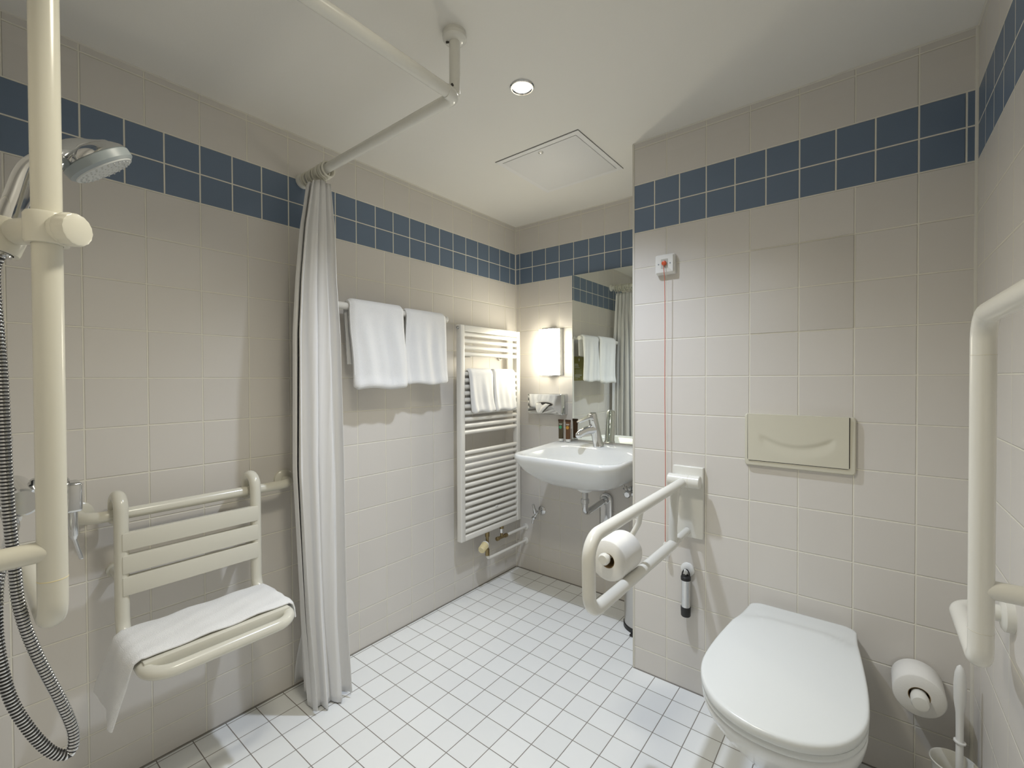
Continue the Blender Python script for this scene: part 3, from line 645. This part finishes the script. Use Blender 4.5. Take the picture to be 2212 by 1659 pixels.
link('loop', MB().tube([V((hkx+0.0145*cos(a), ty+0.004*sin(a), 0.460+0.026*sin(a))) for a in [pi*k/14 for k in range(15)]], 0.0024, 8), M_black, ec)

# ---------------------------------------------------------------- toilet
TXc = 1.628
def outline(yb, yf, wb, wm, ym, rb=0.03):
    o = []; n = 28
    for i in range(n+1):
        a = pi*i/n; c, s_ = cos(a), sin(a)
        o.append((TXc+wm*math.copysign(abs(c)**0.92, c), ym-(ym-yf)*s_**0.92 if s_ > 0 else ym))
    for k in range(1, 9):
        v = k/9; o.append((TXc-(wm+(wb-wm)*smooth(v)), ym+(yb-rb-ym)*v))
    for k in range(7): a = pi-pi/2*k/6; o.append((TXc-wb+rb+rb*cos(a), yb-rb+rb*sin(a)))
    for k in range(7): a = pi/2-pi/2*k/6; o.append((TXc+wb-rb+rb*cos(a), yb-rb+rb*sin(a)))
    for k in range(8, 0, -1):
        v = k/9; o.append((TXc+(wm+(wb-wm)*smooth(v)), ym+(yb-rb-ym)*v))
    return o
t = thing('toilet', 'white wall-hung toilet with its lid closed', 'toilet', (TXc, YT, 0.08))
yw = YT+0.001
rg = [(0.085, outline(yw, -0.86, 0.10, 0.105, -0.72)), (0.11, outline(yw, -0.90, 0.115, 0.12, -0.74)), (0.17, outline(yw, -0.965, 0.125, 0.132, -0.80)), (0.24, outline(yw, -1.04, 0.135, 0.147, -0.86)),
      (0.31, outline(yw, -1.12, 0.143, 0.163, -0.92)), (0.37, outline(yw, -1.175, 0.147, 0.173, -0.98)), (0.405, outline(yw, -1.20, 0.148, 0.177, -1.0)), (0.416, outline(yw, -1.20, 0.147, 0.177, -1.0)), (0.421, outline(yw-0.004, -1.195, 0.143, 0.173, -1.0))]
link('bowl', MB().rings([[V((x, y, z)) for x, y in o] for z, o in rg]), M_cer, t, ang=60)
link('seat', MB().rings([[V((TXc+(x-TXc)*k, y, z)) for x, y in outline(-0.600, -1.208-(1-k)*-0.1, 0.150, 0.178, -1.005)] for z, k in ((0.4215, 0.975), (0.424, 0.995), (0.432, 1.0), (0.437, 0.985))]), M_lid, t, ang=60)
def lid():
    O = outline(-0.532, -1.216, 0.150, 0.1795, -1.005, 0.035); cy_ = -0.90; mb = MB(); rg = []
    def top(X, Y_):                                # domed front, crease, then a slope down to the hinge edge
        c = -0.735 + 0.05*(1-((X-TXc-0.01)/0.15)**2)
        q = smooth((Y_-c)/0.05)
        return 0.4645 + 0.004*sin(min(1, max(0, (c-Y_)/0.45))*pi) - 0.012*q - 0.016*smooth((Y_-c-0.02)/0.20)
    for k, dz in ((0.985, -9), (0.997, -8), (1.0, -0.010), (0.998, -0.005), (0.990, -0.0015), (0.975, 0.0)) + tuple((0.95-0.06*i, 0.0) for i in range(16)):
        row = []
        for x, y in O:
            X, Y_ = TXc+(x-TXc)*k, cy_+(y-cy_)*k
            lo = 0.4385 if y < -0.66 else 0.4225
            z = max(lo, top(X, Y_)-0.024) if dz == -9 else max(lo, top(X, Y_)-0.021) if dz == -8 else top(X, Y_)+dz
            row.append(V((X, Y_, z)))
        rg.append(row)
    return mb.rings(rg)
link('lid', lid(), M_lid, t, ang=60)

# ---------------------------------------------------------------- spare roll on its peg
spx, spz = 1.918, 0.330
t = thing('roll_peg', 'ivory wall peg beside the toilet carrying the spare toilet roll', 'toilet roll holder', (spx, YT, spz))
link('peg', MB().cyl((spx, YT+0.001, spz-0.002), (spx, -0.628, spz-0.002), 0.0175, 24).lathe((spx, YT+0.001, spz-0.002), (0, -1, 0), [(0, 0.028), (0.004, 0.028), (0.006, 0.02)], 24), M_ivory, t)
link('knob', MB().lathe((spx, -0.614, spz-0.002), (0, -1, 0), [(0, 0.0195), (0.006, 0.0205), (0.030, 0.0205), (0.036, 0.018), (0.037, 0.012)], 28), M_ivory, t)
paper_roll(spx, -0.608, spz-0.003, 0.095, (0, 1, 0), 0.0585, 0.0245, 'toilet_roll', 'spare white toilet roll on a wall peg low beside the toilet')

# ---------------------------------------------------------------- toilet brush in its wall cup
kx, ky = 1.986, -0.650
t = thing('brush_holder', 'white cup-shaped toilet brush holder on the right wall at the frame bottom', 'brush holder', (kx, ky, 0.06))
link('cup', MB().lathe((kx, ky, 0.060), (0, 0, 1), [(0, 0.030), (0.01, 0.036), (0.10, 0.043), (0.136, 0.048), (0.140, 0.0505), (0.143, 0.0495), (0.140, 0.0465), (0.10, 0.040), (0.012, 0.032), (0.012, 0.004)], 36, True, True), M_ivory, t)
link('wall_bracket', MB().box((kx+0.034, ky-0.022, 0.085), (W+0.001, ky+0.022, 0.175), 0.004), M_ivory, t)
t = thing('toilet_brush', 'white long-handled toilet brush standing in the wall cup', 'toilet brush', (kx+0.009, ky, 0.075))
bhx = kx+0.009
link('handle', MB().lathe((bhx, ky, 0.115), (0, 0, 1), [(0, 0.0075), (0.185, 0.008), (0.225, 0.0085), (0.260, 0.0125), (0.300, 0.0130), (0.330, 0.0110), (0.347, 0.007), (0.353, 0.002)], 20), M_white, t)
link('splash_ring', MB().lathe((bhx, ky, 0.262), (0.1, 0, 1), [(0, 0.0075), (0, 0.0125), (0.0035, 0.0125), (0.0035, 0.0075)], 20), M_white, t)
bm_ = MB()
for k in range(60):
    a = random.uniform(0, 2*pi); z = random.uniform(0.085, 0.155); bm_.cyl((bhx, ky, z), (bhx+0.024*cos(a), ky+0.024*sin(a), z+0.006), 0.0012, 5)
b_ = link('bristles', bm_.cyl((bhx, ky, 0.078), (bhx, ky, 0.155), 0.008, 12), M_yel, t)

# ---------------------------------------------------------------- grab rail on the right wall
t = thing('grab_rail', 'white L-shaped grab rail on the right wall beside the toilet', 'grab rail', (W, -1.197, 0.735))
gx, gy = W-0.083, -1.197
gr = 0.0168
link('rail', MB().tube(fillet([(W+0.001, -0.935, 0.733), (gx, -0.935, 0.733), (gx, gy, 0.733), (gx, gy, 1.338), (gx+0.010, gy-0.34, 1.343)], [0.045, 0.030, 0.045], 10), gr, 26), M_ivory, t)
link('stub', MB().cyl((gx+0.004, gy, 0.865), (W+0.001, gy, 0.865), 0.0160, 22), M_ivory, t)
link('wall_rose', MB().lathe((W+0.001, gy, 0.865), (-1, 0, 0), [(0, 0.035), (0.012, 0.035), (0.016, 0.030)], 28), M_ivory, t)
link('wall_rose', MB().lathe((W+0.001, -0.935, 0.733), (-1, 0, 0), [(0, 0.035), (0.014, 0.035), (0.018, 0.030), (0.02, 0.018)], 28), M_ivory, t)
link('seam', MB().lathe((gx, gy, 1.268), (0, 0, 1), [(0, 0.0168), (0.0004, 0.01705), (0.0012, 0.01705), (0.0016, 0.0168)], 26), M_cream, t)
link('seam', MB().lathe((gx, gy, 0.79), (0, 0, 1), [(0, 0.0168), (0.0004, 0.01705), (0.0012, 0.01705), (0.0016, 0.0168)], 26), M_cream, t)
link('wall_rose', MB().lathe((W+0.001, gy-0.34, 1.343), (-1, 0, 0), [(0, 0.035), (0.014, 0.035), (0.018, 0.030)], 28).cyl((gx+0.010, gy-0.34, 1.343), (W, gy-0.34, 1.343), 0.0166, 22).ball((gx+0.010, gy-0.34, 1.343), 0.0172), M_ivory, t)

# ---------------------------------------------------------------- shower: left-wall seat rail
t = thing('seat_rail', 'cream horizontal rail on the left wall that the shower seat hangs from', 'grab rail', (0.0, -1.78, 0.838))
SRX, SRZ, sr = 0.085, 0.838, 0.0165
link('rail', MB().tube(fillet([(0.0, -1.492, SRZ), (SRX, -1.492, SRZ), (SRX, -2.078, SRZ), (0.0, -2.078, SRZ)], 0.05, 10), sr, 24), M_cream, t)
for y in (-1.492, -2.078):
    ro = link('wall_rose', MB().lathe((-0.001, y, SRZ+0.004), (1, 0, 0), [(0, 0.036), (0.012, 0.036), (0.016, 0.031), (0.020, 0.018)], 28), M_cream, t)
    link('screw_hole', MB().cyl((0.013, y-0.005, SRZ+0.026), (0.0163, y-0.005, SRZ+0.026), 0.0042, 12), M_dark, ro)

# ---------------------------------------------------------------- hanging shower seat
SY0, SY1, SX = -2.003, -1.643, 0.124
t = thing('shower_chair', 'cream hanging shower seat with slatted back on the left wall', 'shower seat', (0.26, -1.82, 0.49))
def side(y):
    hook = [V((SRX-0.034, y, 0.820))] + [V((SRX-0.034, y, 0.845))] + [V((0.5*(SX+SRX-0.034) + 0.5*(SX-SRX+0.034)*cos(a), y, 0.856+0.036*sin(a))) for a in [pi-pi*k/10 for k in range(11)]]
    return hook
ZS = 0.497; SF = 0.405
pts = side(SY0) + fillet([(SX, SY0, 0.80), (SX, SY0, ZS), (SF, SY0, ZS-0.01), (SF, SY1, ZS-0.01), (SX, SY1, ZS), (SX, SY1, 0.80)], [0.055, 0.055, 0.055, 0.055], 9) + side(SY1)[::-1]
link('tube_frame', MB().tube(pts, 0.0170, 22, True, True), M_cream, t)
for za, zb_ in ((0.742, 0.793), (0.676, 0.728), (0.613, 0.667)):
    link('back_slat', MB().box((SX-0.003, SY0-0.002, za), (SX+0.0195, SY1+0.002, zb_), 0.003), M_cream, t)
for xa, xb in ((0.150, 0.218), (0.228, 0.294), (0.304, 0.366)):
    link('seat_slat', MB().box((xa, SY0-0.004, ZS-0.014), (xb, SY1+0.004, ZS+0.014), 0.004), M_cream, t)
for y in (SY0, SY1):
    link('wall_buffer', MB().cyl((0.0, y+0.004, 0.655), (SX-0.01, y, 0.655), 0.013, 16).cyl((0.0, y+0.004, 0.655), (0.014, y+0.004, 0.655), 0.02, 16), M_cream, t)
# white towel lying on the seat, long end hanging at the shower-head side
def seat_towel():
    th = 0.009; cs = []
    zt = ZS+0.0185
    path = [(-2.050, 0.362), (-2.046, 0.385), (-2.042, 0.415), (-2.036, 0.45), (-2.030, 0.485), (-2.022, zt-0.006), (-2.008, zt+0.001)] + [(-2.0+0.345*k/14, zt+0.0015*sin(k*1.3)) for k in range(15)] + [(-1.635, zt-0.001), (-1.624, zt-0.010), (-1.620, zt-0.028), (-1.618, zt-0.055)]
    rings = []; NX = 22
    for k, (y, z) in enumerate(path):
        a = V((0, *path[max(k-1, 0)])); b = V((0, *path[min(k+1, len(path)-1)])); d = (b-a).normalized(); nrm = V((0, -d.z, d.y))
        hang = smooth((-2.02-y)/0.02); x0 = 0.140-0.055*hang*smooth((0.52-z)/0.2); x1 = 0.350-0.020*hang-0.045*hang*smooth((0.50-z)/0.16)
        if y > -1.63: x0 += 0.03
        top, bot = [], []
        for i in range(NX+1):
            s = i/NX; e = min(s, 1-s); tt = th*(0.35+0.65*smooth(e/0.07)); x = x0+(x1-x0)*s
            wv = 0.005*sin(7*s+z*20)*hang + 0.0012*sin(21*s+k); zdrop = -0.035*hang*smooth((0.5-z)/0.14)*s
            p = V((x, y, z+zdrop)) + nrm*wv
            top.append(p+nrm*tt*1.0); bot.append(p)
        rings.append(top+bot[::-1])
    mb = MB().rings(rings)
    return mb
o = towel_obj('seat_towel', seat_towel(), 'white towel laid over the slatted shower seat, end hanging down', (0.25, -1.82, ZS+0.02))

# ---------------------------------------------------------------- shower rail (front wall), holder, hand shower, hose, mixer
px_, py_ = 0.870, -2.216
t = thing('shower_rail', 'tall cream shower rail pole in front of the shower area', 'shower rail', (px_, py_, 0.875))
link('pole', MB().tube(fillet([(0.47, YF-0.001, 0.878), (0.47, py_, 0.878), (px_, py_, 0.878), (px_, py_, 1.96), (px_, YF-0.001, 1.96)], [0.05, 0.035, 0.05], 10), 0.0166, 28), M_cream, t)
link('stub', MB().cyl((px_, py_, 0.985), (px_, YF-0.001, 0.985), 0.0150, 24), M_cream, t)
link('wall_rose', MB().lathe((px_, YF-0.001, 0.985), (0, 1, 0), [(0, 0.035), (0.012, 0.035), (0.016, 0.030)], 28), M_cream, t)
link('wall_rose', MB().lathe((0.47, YF-0.001, 0.878), (0, 1, 0), [(0, 0.035), (0.014, 0.035), (0.018, 0.030)], 28), M_cream, t)
link('seam', MB().lathe((px_, py_, 0.942), (0, 0, 1), [(0, 0.0166), (0.0004, 0.01685), (0.0012, 0.01685), (0.0016, 0.0166)], 28), M_yel, t)
t = thing('hand_shower_holder', 'cream sliding hand shower holder with scalloped knob on the pole', 'shower holder', (px_, py_, 1.452))
link('clamp', MB().lathe((px_, py_, 1.427), (0, 0, 1), [(0, 0.0170), (0, 0.023), (0.004, 0.025), (0.040, 0.025), (0.044, 0.023), (0.044, 0.0170)], 28, False, False).cyl((px_-0.004, py_-0.005, 1.449), (px_-0.060, py_-0.024, 1.452), 0.019, 20, 0.002), M_cream, t)
kd = V((0.80, 0.60, -0.02)).normalized(); kc = V((px_, py_, 1.449)) + kd*0.018
link('knob_base', MB().lathe(kc, kd, [(0, 0.019), (0.008, 0.022), (0.012, 0.022)], 28), M_cream, t)
kx_, ky_, _ = frame(kd); kb = []
for h_, k in ((0.010, 0.95), (0.012, 1.0), (0.024, 1.0), (0.028, 0.94), (0.029, 0.85)):
    kb.append([kc+kd*h_ + (kx_*cos(2*pi*i/64)+ky_*sin(2*pi*i/64))*(0.0235+0.0004*cos(16*2*pi*i/64))*k for i in range(64)])
link('knob', MB().rings(kb), M_cream, t)
hd0 = V((0.790, -2.254, 1.436)); hdir = V((-0.06, 0.24, 0.97)).normalized()
link('cone', MB().lathe(hd0-hdir*0.016, hdir, [(0, 0.0150), (0, 0.0205), (0.004, 0.0215), (0.046, 0.0245), (0.050, 0.0235), (0.050, 0.0185), (0.004, 0.0150)], 26, False, False), M_cream, t)
t = thing('hand_shower', 'chrome hand shower with a round grey spray head in the holder', 'hand shower', tuple(hd0))
hc = V((0.740, -2.136, 1.609)); sd = V((0.02, 0.62, -0.785)).normalized()
hpath = catmull([hd0-hdir*0.020, hd0+hdir*0.02, hd0+hdir*0.07, V((0.778, -2.223, 1.555)), V((0.764, -2.197, 1.592)), hc-sd*0.028+V((0, -0.012, -0.006)), hc-sd*0.024+V((0, 0.022, 0.017))], 6)
link('handle', MB().tube(hpath, lambda i: 0.0135+0.0042*smooth(i/10)+0.001*smooth((i-20)/8)-0.007*smooth((i-29)/7), 22, False, True), M_chrome, t)
hh = link('spray_head', MB().lathe(hc-sd*0.034, sd, [(0, 0.010), (0.003, 0.024), (0.010, 0.040), (0.018, 0.049), (0.024, 0.0515)], 40), M_chrome, t)
link('head_rim', MB().lathe(hc-sd*0.010, sd, [(0, 0.0505), (0.002, 0.0525), (0.014, 0.0515), (0.018, 0.047)], 40), M_grey, hh)
fc = link('spray_face', MB().lathe(hc+sd*0.007, sd, [(0, 0.0465), (0.003, 0.0455), (0.0045, 0.02), (0.0048, 0.002)], 40), M_nozzle, hh)
nz = MB(); nx_, ny_, _ = frame(sd)
for r_, n_ in ((0.012, 8), (0.022, 14), (0.032, 20), (0.040, 26)):
    for i in range(n_):
        a = 2*pi*i/n_+r_*50; p = hc+sd*0.0095+(nx_*cos(a)+ny_*sin(a))*r_; nz.lathe(p, sd, [(0, 0.0019), (0.0028, 0.0012)], 6)
nzo = link('nozzles', nz, M_nozzle, hh)
# hose: catmull-rom through points, ribbed
hpts = [tuple(hd0-hdir*0.018), (0.787, -2.264, 1.38), (0.785, -2.258, 1.24), (0.785, -2.254, 1.06), (0.785, -2.2485, 0.955), (0.785, -2.243, 0.880), (0.785, -2.227, 0.805), (0.785, -2.200, 0.712), (0.785, -2.187, 0.655), (0.785, -2.192, 0.625), (0.785, -2.212, 0.640), (0.782, -2.236, 0.690), (0.778, -2.256, 0.755), (0.770, -2.266, 0.84), (0.755, -2.264, 0.92), (0.70, -2.250, 0.958), (0.60, -2.238, 0.965), (0.52, -2.232, 0.955), (0.485, -2.232, 0.962), (0.480, -2.232, 0.985)]
def resample(P, step):
    o = [P[0]]; acc = 0.0
    for a, b in zip(P, P[1:]):
        L = (b-a).length; t_ = step-acc
        while t_ <= L: o.append(a+(b-a)*(t_/L)); t_ += step
        acc = L-(t_-step)
    return o
hp_ = resample(catmull(hpts), 0.00135)
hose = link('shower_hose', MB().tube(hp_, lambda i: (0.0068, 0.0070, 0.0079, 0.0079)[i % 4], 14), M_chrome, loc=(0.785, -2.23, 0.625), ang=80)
hose.data.materials.append(M_black)  # groove faces blackened to paint in shade and dark reflections between ribs
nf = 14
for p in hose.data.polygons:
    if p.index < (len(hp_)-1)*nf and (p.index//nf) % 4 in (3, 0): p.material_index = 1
tag(hose, 'ribbed chrome shower hose hanging in a loop left of the pole', 'shower hose')
# mixer
t = thing('shower_mixer', 'chrome shower mixer with a long thin lever behind the pole', 'shower mixer', (0.45, YF, 0.99))
mx, my, mz = 0.45, -2.222, 1.000
link('body', MB().cyl((mx-0.10, my, mz), (mx+0.10, my, mz), 0.026, 28, 0.004), M_chrome, t)
for s_ in (-0.075, 0.075): link('wall_union', MB().cyl((mx+s_, YF-0.001, mz), (mx+s_, my, mz), 0.013, 18).lathe((mx+s_, YF-0.001, mz), (0, 1, 0), [(0, 0.034), (0.006, 0.033), (0.022, 0.018)], 26), M_chrome, t)
link('cartridge', MB().cyl((mx, my+0.015, mz+0.004), (mx, -2.150, mz-0.003), 0.026, 28, 0.003), M_chrome, t)
link('lever_cap', MB().box((mx-0.025, -2.158, mz-0.052), (mx+0.025, -2.129, mz+0.012), 0.006, 3), M_chrome, t)
link('lever', MB().tube(fillet([(mx, -2.143, mz-0.045), (mx, -2.141, mz-0.11), (mx, -2.130, mz-0.158)], 0.05), lambda i: 0.0085-0.0005*min(i, 9), 14, False, True), M_chrome, t)
link('hose_outlet', MB().lathe((0.480, -2.232, 0.985), (0, 0, -1), [(-0.012, 0.014), (0.0, 0.018), (0.020, 0.015), (0.032, 0.0125)], 22), M_white, t)
t = thing('soap_dispenser', 'dark slim dispenser behind the shower hose above the mixer', 'soap dispenser', (0.45, YF, 1.03))
link('housing', MB().box((0.40, YF-0.001, 1.032), (0.50, -2.234, 1.112), 0.004), M_black, t)
link('top_cap', MB().box((0.398, YF-0.001, 1.112), (0.502, -2.230, 1.124), 0.003), M_chrome, t)
